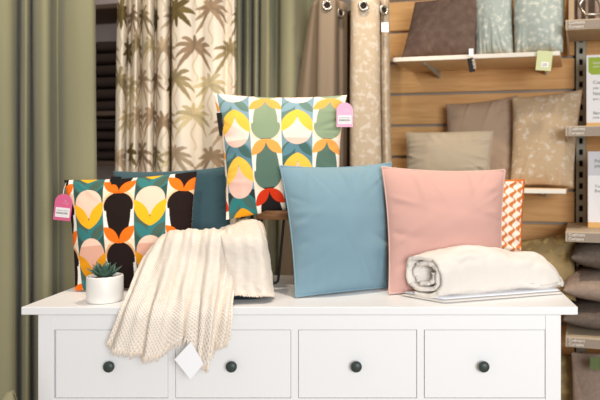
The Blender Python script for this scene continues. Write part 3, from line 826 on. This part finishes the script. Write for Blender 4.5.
b9, *_ = cushion('cushion', 'olive cushion standing left of the taupe one on the bottom shelf', wc(545, 353, 0.12), wc(585, 353, 0.12), wg(585, 0.245, 0.17), wg(545, 0.245, 0.17), 0.09, M['olivecush'], seed=42, pinch=0.03, n=60)
c = wc(590, 366, 0.335); card('tag', c - EN * 0.045, ET, EZ, rect(0.07, 0.05), 0.001, M['deepgreen'], b8)

# ------------------------------------------------------------------ tags on cushions
def arch(w, h, r=None):
    k = [(0, 0), (w, 0)] + [(w / 2 + w / 2 * math.cos(a), h - w * 0.5 + w * 0.5 * math.sin(a)) for a in np.linspace(0, math.pi, 14)]
    return k
def rot2(deg, yaw=0):
    a = R(deg); y = R(yaw); ex0 = np.array((math.cos(y), math.sin(y), 0)); 
    return math.cos(a) * ex0 + math.sin(a) * EZ, -math.sin(a) * ex0 + math.cos(a) * EZ
def pink_tag(par, o, ex, ez, w, h, m, lbl):
    t1 = card('tag', o, ex, ez, arch(w, h), 0.0012, m, par); t1['label'] = lbl
    n_ = np.cross(ex, ez)
    card('price_sticker', o + n_ * 0.0008 + ex * w * 0.1 + ez * h * 0.12, ex, ez, rect(w * 0.82, h * 0.36), 0.0007, M['card'], t1)
    mb = MB()
    for k, (za, zb2) in enumerate(((0.17, 0.175), (0.24, 0.31), (0.36, 0.385))):
        x = 0.16
        while x < 0.84:
            ww = random.uniform(0.015, 0.05)
            q = [(x, za), (min(x + ww, 0.86), za), (min(x + ww, 0.86), zb2), (x, zb2)]
            mb.add([o + n_ * 0.0010 + ex * w * a + ez * h * b for a, b in q], [(0, 1, 2, 3)]); x += ww + random.uniform(0.012, 0.03)
    mb.build('printed_code', M['barcode'], t1)
    mb = MB()
    for (a, b) in ((0.55, 0.66), (0.66, 0.72), (0.60, 0.75), (0.78, 0.65), (0.70, 0.63)):
        mb.add([o + n_ * 0.0006 + ex * (w * a + 0.0012 * math.cos(q)) + ez * (h * b + 0.0012 * math.sin(q)) for q in np.linspace(0, 6.28, 9)[:-1]], [tuple(range(8))])
    mb.build('dots', M['card'], t1)
ex, ez = rot2(-6); pink_tag(c1, P(53, 219.5, 2.10), ex, ez, 0.057, 0.088, M['tagpink'], 'bright pink hang tag with barcode')
ex, ez = rot2(0); pink_tag(c2, P(336.5, 127, 2.13), ex, ez, 0.055, 0.082, M['tagpale'], 'pale pink hang tag with barcode')
# strings of the tags
MB().tube([P(63, 195, 2.10), P(64, 189, 2.12), P(66, 183, 2.16)], 0.0008, 5).build('tag_string', M['card'], c1)
MB().tube([P(345, 106, 2.13), P(344, 101, 2.16), P(345, 97, 2.205)], 0.0008, 5).build('tag_string', M['card'], c2)
ex, ez = rot2(8)
l = card('side_label', P(219.5, 136, 2.15), ex, ez, rect(0.018, 0.078), 0.0015, M['tagblack'], c2); l['label'] = 'black woven side label'
lettering('CUSHION', 0.0125, P(219.5, 136, 2.15) + ex * 0.0135 + ez * 0.006, ez, -ex, M['lettering_grey'], l)
ex, ez = rot2(0); card('side_label', P(111, 184.5, 2.10), ex, ez, rect(0.033, 0.026), 0.0015, M['tagblack'], c1)['label'] = 'black woven label on the top seam'
# black tag on the brown cushion, pale green tag on the blue one
ex, ez = rot2(10, -14); oo = wc(469.5, 72.5, 0.375); l = card('tag', oo, ex, ez, rect(0.024, 0.058), 0.0012, M['tagblack'], b1)
lettering('SUEDE', 0.014, oo + ex * 0.018 + ez * 0.010, ez, -ex, M['lettering_white'], l)
card('tag_loop', wc(469.0, 56, 0.374), ET, EZ, rect(0.018, 0.030), 0.001, M['tagwhite'], b1)
ex, ez = rot2(-6, -14); oo = wc(535.5, 70.0, 0.38); l = card('tag', oo, ex, ez, rect(0.060, 0.078), 0.0012, M['taggreen'], b3); l['label'] = 'pale green hang tag'
card('price_sticker', oo + ex * 0.02 + ez * 0.014 + np.cross(ex, ez) * 0.0006, ex, ez, rect(0.028, 0.020), 0.0005, M['card'], l)
for k in range(2):
    card('price_line', oo + ex * 0.025 + ez * (0.019 + 0.006 * k) + np.cross(ex, ez) * 0.0009, ex, ez, rect(0.017, 0.0025), 0.0003, M['barcode'], l)

# ------------------------------------------------------------------ stool
zs = 1.215
t = thing('stool', 'dark wooden stool on black hairpin legs under the sage print cushion', 'stool', G(290, ZT, 2.17))
xa, xb = X(248, 2.05), X(345, 2.05)
# live-edge slab
k = 40; out = []
for i in range(k):
    a = 2 * math.pi * i / k; ca, sa = math.cos(a), math.sin(a)
    out.append((math.copysign(abs(ca) ** 0.35, ca) * (xb - xa) / 2 * (1 + 0.012 * math.sin(5 * a)), math.copysign(abs(sa) ** 0.35, sa) * 0.115 * (1 + 0.02 * math.sin(7 * a + 1))))
cx, cy = (xa + xb) / 2, 2.205 + CAMY
v = []; 
for (dz, sc) in ((-0.030, 0.955), (-0.024, 0.985), (-0.006, 1.0), (0, 0.985)):
    v += [(cx + x * sc, cy + y * sc, zs + dz) for x, y in out]
f = [tuple(range(k))[::-1], tuple(3 * k + i for i in range(k))]
for j in range(3):
    f += [(j * k + i, j * k + (i + 1) % k, (j + 1) * k + (i + 1) % k, (j + 1) * k + i) for i in range(k)]
mb = MB(); mb.add(v, f); shade_auto(mb.build('seat', M['stoolwood'], t), 30)
zu = zs - 0.030
def hairpin(fx, fD, ax, aD, bx, bD):
    foot = G(fx, ZT + 0.006, fD)
    A = G(ax, zu, aD); B = G(bx, zu, bD)
    side = unit(B - A) * 0.011
    pts = [A] + [A + (foot - side + EZ * 0.014 - A) * q for q in (0.35, 0.7, 1.0)]
    pts += [foot - side * 0.6 + EZ * 0.004, foot, foot + side * 0.6 + EZ * 0.004]
    pts += [B + (foot + side + EZ * 0.014 - B) * q for q in (1.0, 0.7, 0.35)] + [B]
    m = MB(); m.tube(catmull(np.array(pts), 50), 0.0042, 8); m.build('leg', M['blackmetal'], t, smooth=True)
hairpin(275, 2.15, 258, 2.12, 284, 2.14)
hairpin(336, 2.13, 322, 2.12, 342, 2.16)
hairpin(246, 2.26, 252, 2.28, 263, 2.28)
hairpin(330, 2.28, 320, 2.28, 335, 2.26)

# ------------------------------------------------------------------ throw on a basket
bx_a, bx_b = X(190, 1.93), X(256, 1.92)
t = thing('basket', 'dark woven basket just peeking out below the cream throw', 'basket', ((bx_a + bx_b) / 2, 2.03 + CAMY, ZT))
def ringpts(w, d, z, cx, cy, k=48, pw=0.32):
    o = []
    for i in range(k):
        a = 2 * math.pi * i / k; ca, sa = math.cos(a), math.sin(a)
        o.append((cx + math.copysign(abs(ca) ** pw, ca) * w / 2, cy + math.copysign(abs(sa) ** pw, sa) * d / 2, z))
    return o
cx, cy, w, d = (bx_a + bx_b) / 2, 2.012 + CAMY, bx_b - bx_a, 0.17
m = MB(); zz = ZT + 0.001; k = 48
v = []; rows = 0
while zz < 1.092:
    for dz, gr in ((0.0, 0.0), (0.006, 0.005), (0.012, 0.0)):
        v += ringpts(w + gr, d + gr, zz + dz, cx, cy); rows += 1
    zz += 0.0125
f = [tuple(range(k))[::-1], tuple((rows - 1) * k + i for i in range(k))]
for j in range(rows - 1):
    f += [(j * k + i, j * k + (i + 1) % k, (j + 1) * k + (i + 1) % k, (j + 1) * k + i) for i in range(k)]
m.add(v, f); m.build('woven_body', M['navy'], t)
mb = MB(); mb.tube(ringpts(w + 0.012, d + 0.012, ZT + 0.007, cx, cy) + ringpts(w + 0.012, d + 0.012, ZT + 0.007, cx, cy)[:1], 0.006, 8, cap=False)
mb.build('base_rim', M['navy'], t, smooth=True)

front_cols = [
 [(163, 238, 2.03), (152, 250, 1.965), (141, 264, 1.91), (131, 285, 1.85), (119, 312, 1.805), (107, 342, 1.805)],
 [(166, 235, 2.07), (163, 240, 1.955), (153, 262, 1.90), (144, 287, 1.84), (134, 315, 1.795), (126, 350, 1.80)],
 [(174, 233, 2.10), (174, 235, 1.945), (168, 262, 1.885), (160, 288, 1.835), (152, 315, 1.79), (146, 355, 1.79)],
 [(186, 232, 2.11), (187, 233, 1.94), (181, 262, 1.89), (175, 290, 1.84), (168, 316, 1.785), (164, 352, 1.79)],
 [(198, 232, 2.12), (199, 233, 1.94), (195, 262, 1.90), (190, 290, 1.845), (187, 316, 1.81), (186, 333, 1.815)],
 [(210, 231, 2.12), (211, 233, 1.935), (208, 262, 1.89), (204, 290, 1.84), (201, 316, 1.785), (198, 360, 1.785)],
 [(222, 229, 2.13), (222, 234, 1.935), (220, 262, 1.90), (217, 290, 1.85), (213, 316, 1.795), (207, 362, 1.795)],
 [(232, 227, 2.13), (232, 235, 1.935), (229, 262, 1.91), (225, 290, 1.865), (222, 316, 1.80), (217, 345, 1.80)],
 [(240, 225, 2.13), (240, 236, 1.93), (236, 262, 1.915), (232, 290, 1.885), (230, 314, 1.815), (227, 338, 1.815)]]
right_cols = [
 [(212, 241, 2.15), (215, 237, 2.05), (222, 238, 1.915), (227, 262, 1.895), (228, 285, 1.885), (228, 295, 1.88)],
 [(226, 231, 2.15), (229, 228, 2.05), (235, 237, 1.905), (239, 262, 1.89), (240, 285, 1.88), (240, 295, 1.872)],
 [(241, 221, 2.15), (245, 223, 2.05), (249, 237, 1.905), (252, 262, 1.89), (253, 285, 1.88), (254, 296, 1.872)],
 [(256, 220, 2.15), (258, 223, 2.05), (260, 237, 1.915), (263, 262, 1.905), (265, 285, 1.895), (267, 296, 1.885)],
 [(263, 225, 2.15), (265, 229, 2.06), (266, 239, 1.96), (269, 262, 1.955), (271, 285, 1.945), (272.5, 295, 1.935)],
 [(262, 234, 2.15), (264, 240, 2.11), (266, 246, 2.05), (268, 262, 2.04), (270, 280, 2.03), (271, 288, 2.025)]]
thr = thing('throw_blanket', 'cream knitted throw draped over the dresser edge in front of the cushions', 'throw blanket', G(200, ZT, 1.95))
uo = 0.0
MBv = []; MBf = []; UVs = []; hems = []
for cols_, nu, nv, amp, fq, hemfold, sd in ((front_cols, 210, 180, 0.0125, 30, 0.55, 3), (right_cols, 120, 140, 0.0045, 15, 0.5, 8)):
    C = np.array([[P(*q) for q in col] for col in cols_])
    Cu = catmull(C, nu); Cv = catmull(Cu.transpose(1, 0, 2), nv)        # nv x nu x 3
    du = np.gradient(Cv, axis=1); dv = np.gradient(Cv, axis=0)
    N = np.cross(du, dv); N /= np.linalg.norm(N, axis=2, keepdims=True) + 1e-9
    N *= np.where(N[..., 1:2] > 0, -1, 1)
    uu = np.linspace(0, 1, nu)[None, :]; vv_ = np.linspace(0, 1, nv)[:, None]
    gth = (0.18 + 0.82 * vv_ ** 1.3)
    fold = np.sin(uu * fq + 1.4 * np.sin(vv_ * 3 + 2) + 1.6 * fnoise(uu * 7, vv_ * 2.2, sd)) + 0.5 * np.sin(uu * fq * 2.3 + 2.2 * vv_)
    Cv = Cv + (amp * gth * fold + amp * 0.35)[..., None] * N
    # keep the hanging cloth clear of the dresser
    f = Cv.reshape(-1, 3)
    hemn = 0.0015 * fnoise(uu * 40, vv_ * 40, sd + 1)
    Cv = Cv + hemn[..., None] * N
    arcu = np.cumsum(np.concatenate([[0], np.linalg.norm(np.diff(Cv[nv // 2], axis=0), axis=1)]))
    arcv = np.cumsum(np.concatenate([[0], np.linalg.norm(np.diff(Cv[:, nu // 2], axis=0), axis=1)]))
    UU, VV2 = np.meshgrid(arcu + uo, arcv)
    off = sum(len(a) for a in MBv)
    # clearances: dresser top / front
    Y, Z = Cv[..., 1], Cv[..., 2]
    over = (Y > -0.004) & (Y < 0.5); Z[over] = np.maximum(Z[over], ZT + 0.004)
    low = (Z < ZT + 0.002); Y[low] = np.minimum(Y[low], -0.005)
    MBv.append(Cv.reshape(-1, 3)); MBf += grid_faces(nu, nv, off=off); UVs.append(np.stack([UU.ravel(), VV2.ravel()], 1)); uo += 0.7
    hems.append(Cv[-1] * 1.0); hems.append((Cv[-1] - Cv[-6]))
o = obj('knit_cloth', np.concatenate(MBv), MBf, M['throw'], thr, smooth=True); set_uv(o, np.concatenate(UVs))
so = o.modifiers.new('thick', 'SOLIDIFY'); so.thickness = 0.005; so.offset = 0
m = MB()
for hi, (hem, dirn) in enumerate(((hems[0], hems[1]), (hems[2], hems[3]))):
    for i in range(0, len(hem), 1):
        if hi == 1 and i % 2: continue
        d = unit(dirn[i]); L = random.uniform(0.010, 0.020) if hi == 0 else random.uniform(0.004, 0.008)
        if hi == 1: d = unit(np.array((d[0], -0.6, -0.12)))
        sx = random.uniform(-0.35, 0.35)
        p0 = hem[i] + np.array((random.uniform(-.001, .001), -0.002, 0)); p1_ = p0 + L * 0.5 * (d + np.array((sx * 0.5, random.uniform(-0.2, 0.05), 0))); p2_ = p0 + L * (d + np.array((sx, random.uniform(-0.25, 0.0), 0)))
        if hi == 1:
            for q in (p0, p1_, p2_): q[2] = max(q[2], ZT + 0.0025)
        m.tube([p0 - d * 0.003, p1_, p2_], [0.0016, 0.0014, 0.0007], 5)
fo = m.build('fringe', M['fringe'], thr, smooth=True); fo['kind'] = 'stuff'
# swing tag of the throw
tc_ = P(175, 359.5, 1.775); e1 = unit(P(190.5, 342, 1.775) - tc_); e2 = unit(P(190, 380, 1.775) - tc_)
vv = [P(174.5, 359.5, 1.775), P(190.5, 379.5, 1.772), P(203.5, 364, 1.775), P(191, 341.5, 1.778)]
mb = MB(); mb.add(vv + [q + np.array((0, 0.001, 0)) for q in vv], [(0, 1, 2, 3), (7, 6, 5, 4), (0, 4, 5, 1), (1, 5, 6, 2), (2, 6, 7, 3), (3, 7, 4, 0)])
mb.build('tag', M['tagwhite'], thr)['label'] = 'blank white card tag'

# ------------------------------------------------------------------ rolled quilt
quilt = thing('rolled_quilt', 'rolled white quilt lying on the dresser in front of the pink cushion', 'quilt', G(485, ZT, 1.97))
A0 = G(443, ZT, 1.868); A1 = G(566, ZT, 2.0)
ax = unit(A1 - A0); ay = np.array((-ax[1], ax[0], 0.0)); LEN = np.linalg.norm(A1 - A0)
nt_, ns = 210, 70
turns = 2.35
phi = np.linspace(0, turns * 2 * math.pi, nt_)
v = np.zeros((ns, nt_, 3)); 
for j in range(ns):
    s = j / (ns - 1)
    for i in range(nt_):
        r = 1 - 0.285 * phi[i] / (2 * math.pi) 
        a = -math.pi * 0.42 - phi[i]
        ca, sa = math.cos(a), math.sin(a)
        pw = 0.72
        y = math.copysign(abs(ca) ** pw, ca) * 0.066 * r
        z = math.copysign(abs(sa) ** pw, sa) * 0.062 * r
        # the far end tapers round, the near end pushes out at the back
        k = 1 - 0.72 * max(0, (s - 0.70) / 0.30) ** 2.6
        sway = 1 + 0.07 * math.sin(s * 7) + 0.16 * math.sin(min(s * 1.35, 1) * math.pi) - 0.03
        xx_ = s * LEN + (-0.085 * (y + 0.066) / 0.13 - 0.02 * (r - 1)) * (1 - s) ** 2
        zc_ = 0.062 * 1.0
        p = A0 + ax * xx_ + ay * (0.072 + y * (0.6 + 0.4 * k)) + EZ * (0.014 + (z + 0.062) * (k * sway if z > -0.03 else (0.3 + 0.7 * k)))
        p = p + 0.0105 * (0.5 + s) * np.array(noise.noise_vector(Vector((xx_ * 11, math.cos(a) * 1.4, math.sin(a) * 1.4 + r * 3)))) + 0.004 * np.array(noise.noise_vector(Vector((xx_ * 30, math.cos(a) * 3, math.sin(a) * 3 + r * 5))))
        p[2] = max(p[2], ZT + 0.013)
        v[j, i] = p
o = obj('quilt_roll', v.reshape(-1, 3), grid_faces(nt_, ns), M['quilt'], quilt, smooth=True)
so = o.modifiers.new('thick', 'SOLIDIFY'); so.thickness = 0.013; so.offset = 0
# flat folded layers under the roll
for k, (dz, ins, mm) in enumerate(((0.0005, 0.0, 'quilt'), (0.0085, 0.006, 'quilt2'))):
    nu, nr = 40, 14; vv = []; ff = []
    for i in range(nu):
        u = i / (nu - 1)
        for q in range(nr):
            a = 2 * math.pi * q / nr; ca, sa = math.cos(a), math.sin(a)
            y = 0.070 + math.copysign(abs(ca) ** 0.25, ca) * (0.068 - ins)
            x = ins + 0.002 + u * (LEN - 0.012 - 2 * ins) - 0.085 * (y) / 0.13 * (1 - u)
            e = min(1, (min(u, 1 - u) / 0.03) ** 0.5 + 0.3)
            p = A0 + ax * x + ay * y + EZ * (dz + 0.004 + math.copysign(abs(sa) ** 0.6, sa) * 0.0038 * e)
            p = p + np.array((1, 1, 0)) * 0.002 * np.array(noise.noise_vector(Vector(p * 25)))
            vv.append(p)
    for i in range(nu - 1):
        for q in range(nr): ff.append((i * nr + q, i * nr + (q + 1) % nr, (i + 1) * nr + (q + 1) % nr, (i + 1) * nr + q))
    ff.append(tuple(range(nr))[::-1]); ff.append(tuple((nu - 1) * nr + q for q in range(nr)))
    m = MB(); m.add(vv, ff); m.build('folded_layer', M[mm], quilt, smooth=True)

# ------------------------------------------------------------------ succulent
pc = G(105, ZT, 1.905); r = 0.0505
t = thing('succulent_plant', 'small dark green succulent in a round white ceramic pot on the dresser', 'plant', pc)
H = 0.078
m = MB(); m.lathe(pc, [(r * 0.90, 0.0005), (r * 0.97, 0.004), (r, 0.012), (r, H - 0.004), (r - 0.0015, H - 0.0008), (r - 0.004, H), (r - 0.006, H - 0.003), (r - 0.007, H - 0.014), (0.002, H - 0.014)], 48)
shade_auto(m.build('pot', M['pot'], t), 50)
m = MB(); m.lathe(pc, [(r - 0.0075, H - 0.0135), (r - 0.009, H - 0.009), (0.002, H - 0.006)], 32); m.build('soil', M['soil'], t)
def succ_leaf(c, az, el, L, w):
    d = np.array((math.cos(az) * math.cos(el), math.sin(az) * math.cos(el), math.sin(el))); sd = np.array((-math.sin(az), math.cos(az), 0)); up = np.cross(d, sd) * -1
    up = unit(np.cross(sd, d)) * -1
    v = []; f = []; nr, ns_ = 10, 12
    for i in range(ns_):
        s = i / (ns_ - 1); ww = w * (math.sin(math.pi * min(0.97, 0.14 + 0.86 * s ** 0.9)) ** 0.8) * (1 if s < 0.97 else 0.5); th_ = ww * 0.38
        p = c + d * L * s + EZ * (0.25 * L * s * s) 
        for k in range(nr):
            a = 2 * math.pi * k / nr
            v.append(p + sd * ww * math.cos(a) + up * th_ * math.sin(a))
    for i in range(ns_ - 1):
        for k in range(nr): f.append((i * nr + k, i * nr + (k + 1) % nr, (i + 1) * nr + (k + 1) % nr, (i + 1) * nr + k))
    f.append(tuple(range(nr))[::-1]); f.append(tuple((ns_ - 1) * nr + k for k in range(nr)))
    mb = MB(); mb.add(v, f); return mb
cc = pc + EZ * (H - 0.007)
for layer, (nl, el, L, w) in enumerate(((9, 20, 0.050, 0.0115), (8, 40, 0.044, 0.0115), (6, 60, 0.034, 0.0095), (3, 80, 0.024, 0.007))):
    for i in range(nl):
        az = 2 * math.pi * (i + 0.5 * (layer % 2) + random.uniform(-0.12, 0.12)) / nl
        succ_leaf(cc + EZ * 0.002 * layer, az, R(el + random.uniform(-6, 6)), L * random.uniform(0.88, 1.08), w).build('leaf', M['leaf'], t, smooth=True)

# ------------------------------------------------------------------ leaf tip at the lower left corner
tip = P(13.5, 390.5, 1.45)
fx, fy = tip[0] - 0.02, tip[1]
t = thing('floor_plant', 'pale olive plant whose leaf tip pokes into the bottom left corner', 'plant', (fx, fy, 0))
m = MB(); m.lathe((fx, fy, 0), [(0.11, 0.0), (0.13, 0.02), (0.15, 0.26), (0.145, 0.27), (0.135, 0.25), (0.002, 0.24)], 32); m.build('pot', M['pot'], t, smooth=True)
def broad_leaf(p0, p1, w, bow):
    p0, p1 = np.array(p0), np.array(p1); d = p1 - p0; L = np.linalg.norm(d); d /= L
    sd = unit(np.cross(d, (0, -1, 0.15))); nn = np.cross(sd, d)
    v = []; ns_, nw = 16, 7
    for sgn in (1, -1):
        for i in range(ns_):
            s = i / (ns_ - 1); ww = w * (math.sin(math.pi * (0.03 + 0.95 * s ** 1.5)) ** 0.7)
            for k in range(nw):
                q = -1 + 2 * k / (nw - 1)
                v.append(p0 + d * L * s + sd * ww * q + nn * (bow * math.sin(math.pi * s) + 0.012 * q * q + sgn * 0.0012))
    f = grid_faces(nw, ns_) + grid_faces(nw, ns_, flip=True, off=nw * ns_)
    mb = MB(); mb.add(v, f); return mb
broad_leaf((fx, fy, 0.42), tip, 0.045, 0.01).build('leaf', M['bigleaf'], t, smooth=True)
for k in range(5):
    a = 0.7 + k * 1.1; L = 0.24
    broad_leaf((fx, fy, 0.40), (fx + L * math.cos(a), fy + L * 0.6 * math.sin(a), 0.56 + 0.04 * (k % 2)), 0.04, 0.03).build('leaf', M['bigleaf'], t, smooth=True)
m = MB(); m.tube([(fx, fy, 0.22), (fx + 0.004, fy, 0.34), (fx, fy, 0.45)], [0.010, 0.008, 0.005], 8); m.build('stem', M['leaf'], t, smooth=True)

# ------------------------------------------------------------------ light
def area(name, loc, target, size, power, col, sy=None):
    l = bpy.data.lights.new(name, 'AREA'); l.energy = power; l.color = col; l.size = size
    if sy: l.shape = 'RECTANGLE'; l.size_y = sy
    o = bpy.data.objects.new(name, l); COL.objects.link(o); o.location = loc
    o.rotation_euler = (Vector(target) - Vector(loc)).to_track_quat('-Z', 'Y').to_euler(); return o
def spot(name, loc, target, power, col, ang, rad=0.04, blend=0.5):
    l = bpy.data.lights.new(name, 'SPOT'); l.energy = power; l.color = col; l.spot_size = R(ang); l.spot_blend = blend; l.shadow_soft_size = rad
    o = bpy.data.objects.new(name, l); COL.objects.link(o); o.location = loc
    o.rotation_euler = (Vector(target) - Vector(loc)).to_track_quat('-Z', 'Y').to_euler(); return o
area('shop_window', (1.5, -3.75, 1.8), (-0.1, 0.0, 0.8), 1.5, 134, (0.94, 0.975, 1.0), 1.4)
spot('ceiling_spot', (0.10, 0.18, 3.0), (0.0, 0.25, 1.0), 84, (1.0, 0.86, 0.70), 75, 0.05)
spot('ceiling_spot', (0.9, 0.1, 2.9), (0.70, 1.1, 1.5), 38, (1.0, 0.86, 0.68), 80, 0.06)
spot('ceiling_spot', (-0.7, -0.2, 2.9), (-0.65, 0.8, 1.7), 42, (1.0, 0.88, 0.72), 80, 0.06)
w = bpy.data.worlds.new('World'); S.world = w; w.use_nodes = True
bg = w.node_tree.nodes['Background']; bg.inputs[0].default_value = (1.0, 0.91, 0.82, 1); bg.inputs[1].default_value = 0.42

# ------------------------------------------------------------------ camera
cd = bpy.data.cameras.new('camera'); cam = bpy.data.objects.new('camera', cd); COL.objects.link(cam)
cam.location = (CAMX, CAMY, CAMZ); cam.rotation_euler = (R(90), 0, 0)
cd.sensor_width = 36.0; cd.lens = F / 600 * 36.0
cd.shift_x = (300 - CX) / 600; cd.shift_y = -(200 - CY) / 600
cd.clip_start = 0.05
cd.dof.use_dof = True; cd.dof.focus_distance = 1.93; cd.dof.aperture_fstop = 2.4
S.camera = cam
S.view_settings.view_transform = 'Standard'; S.view_settings.look = 'None'; S.view_settings.gamma = 1; S.view_settings.exposure = 0.0
S.view_settings.use_curve_mapping = False
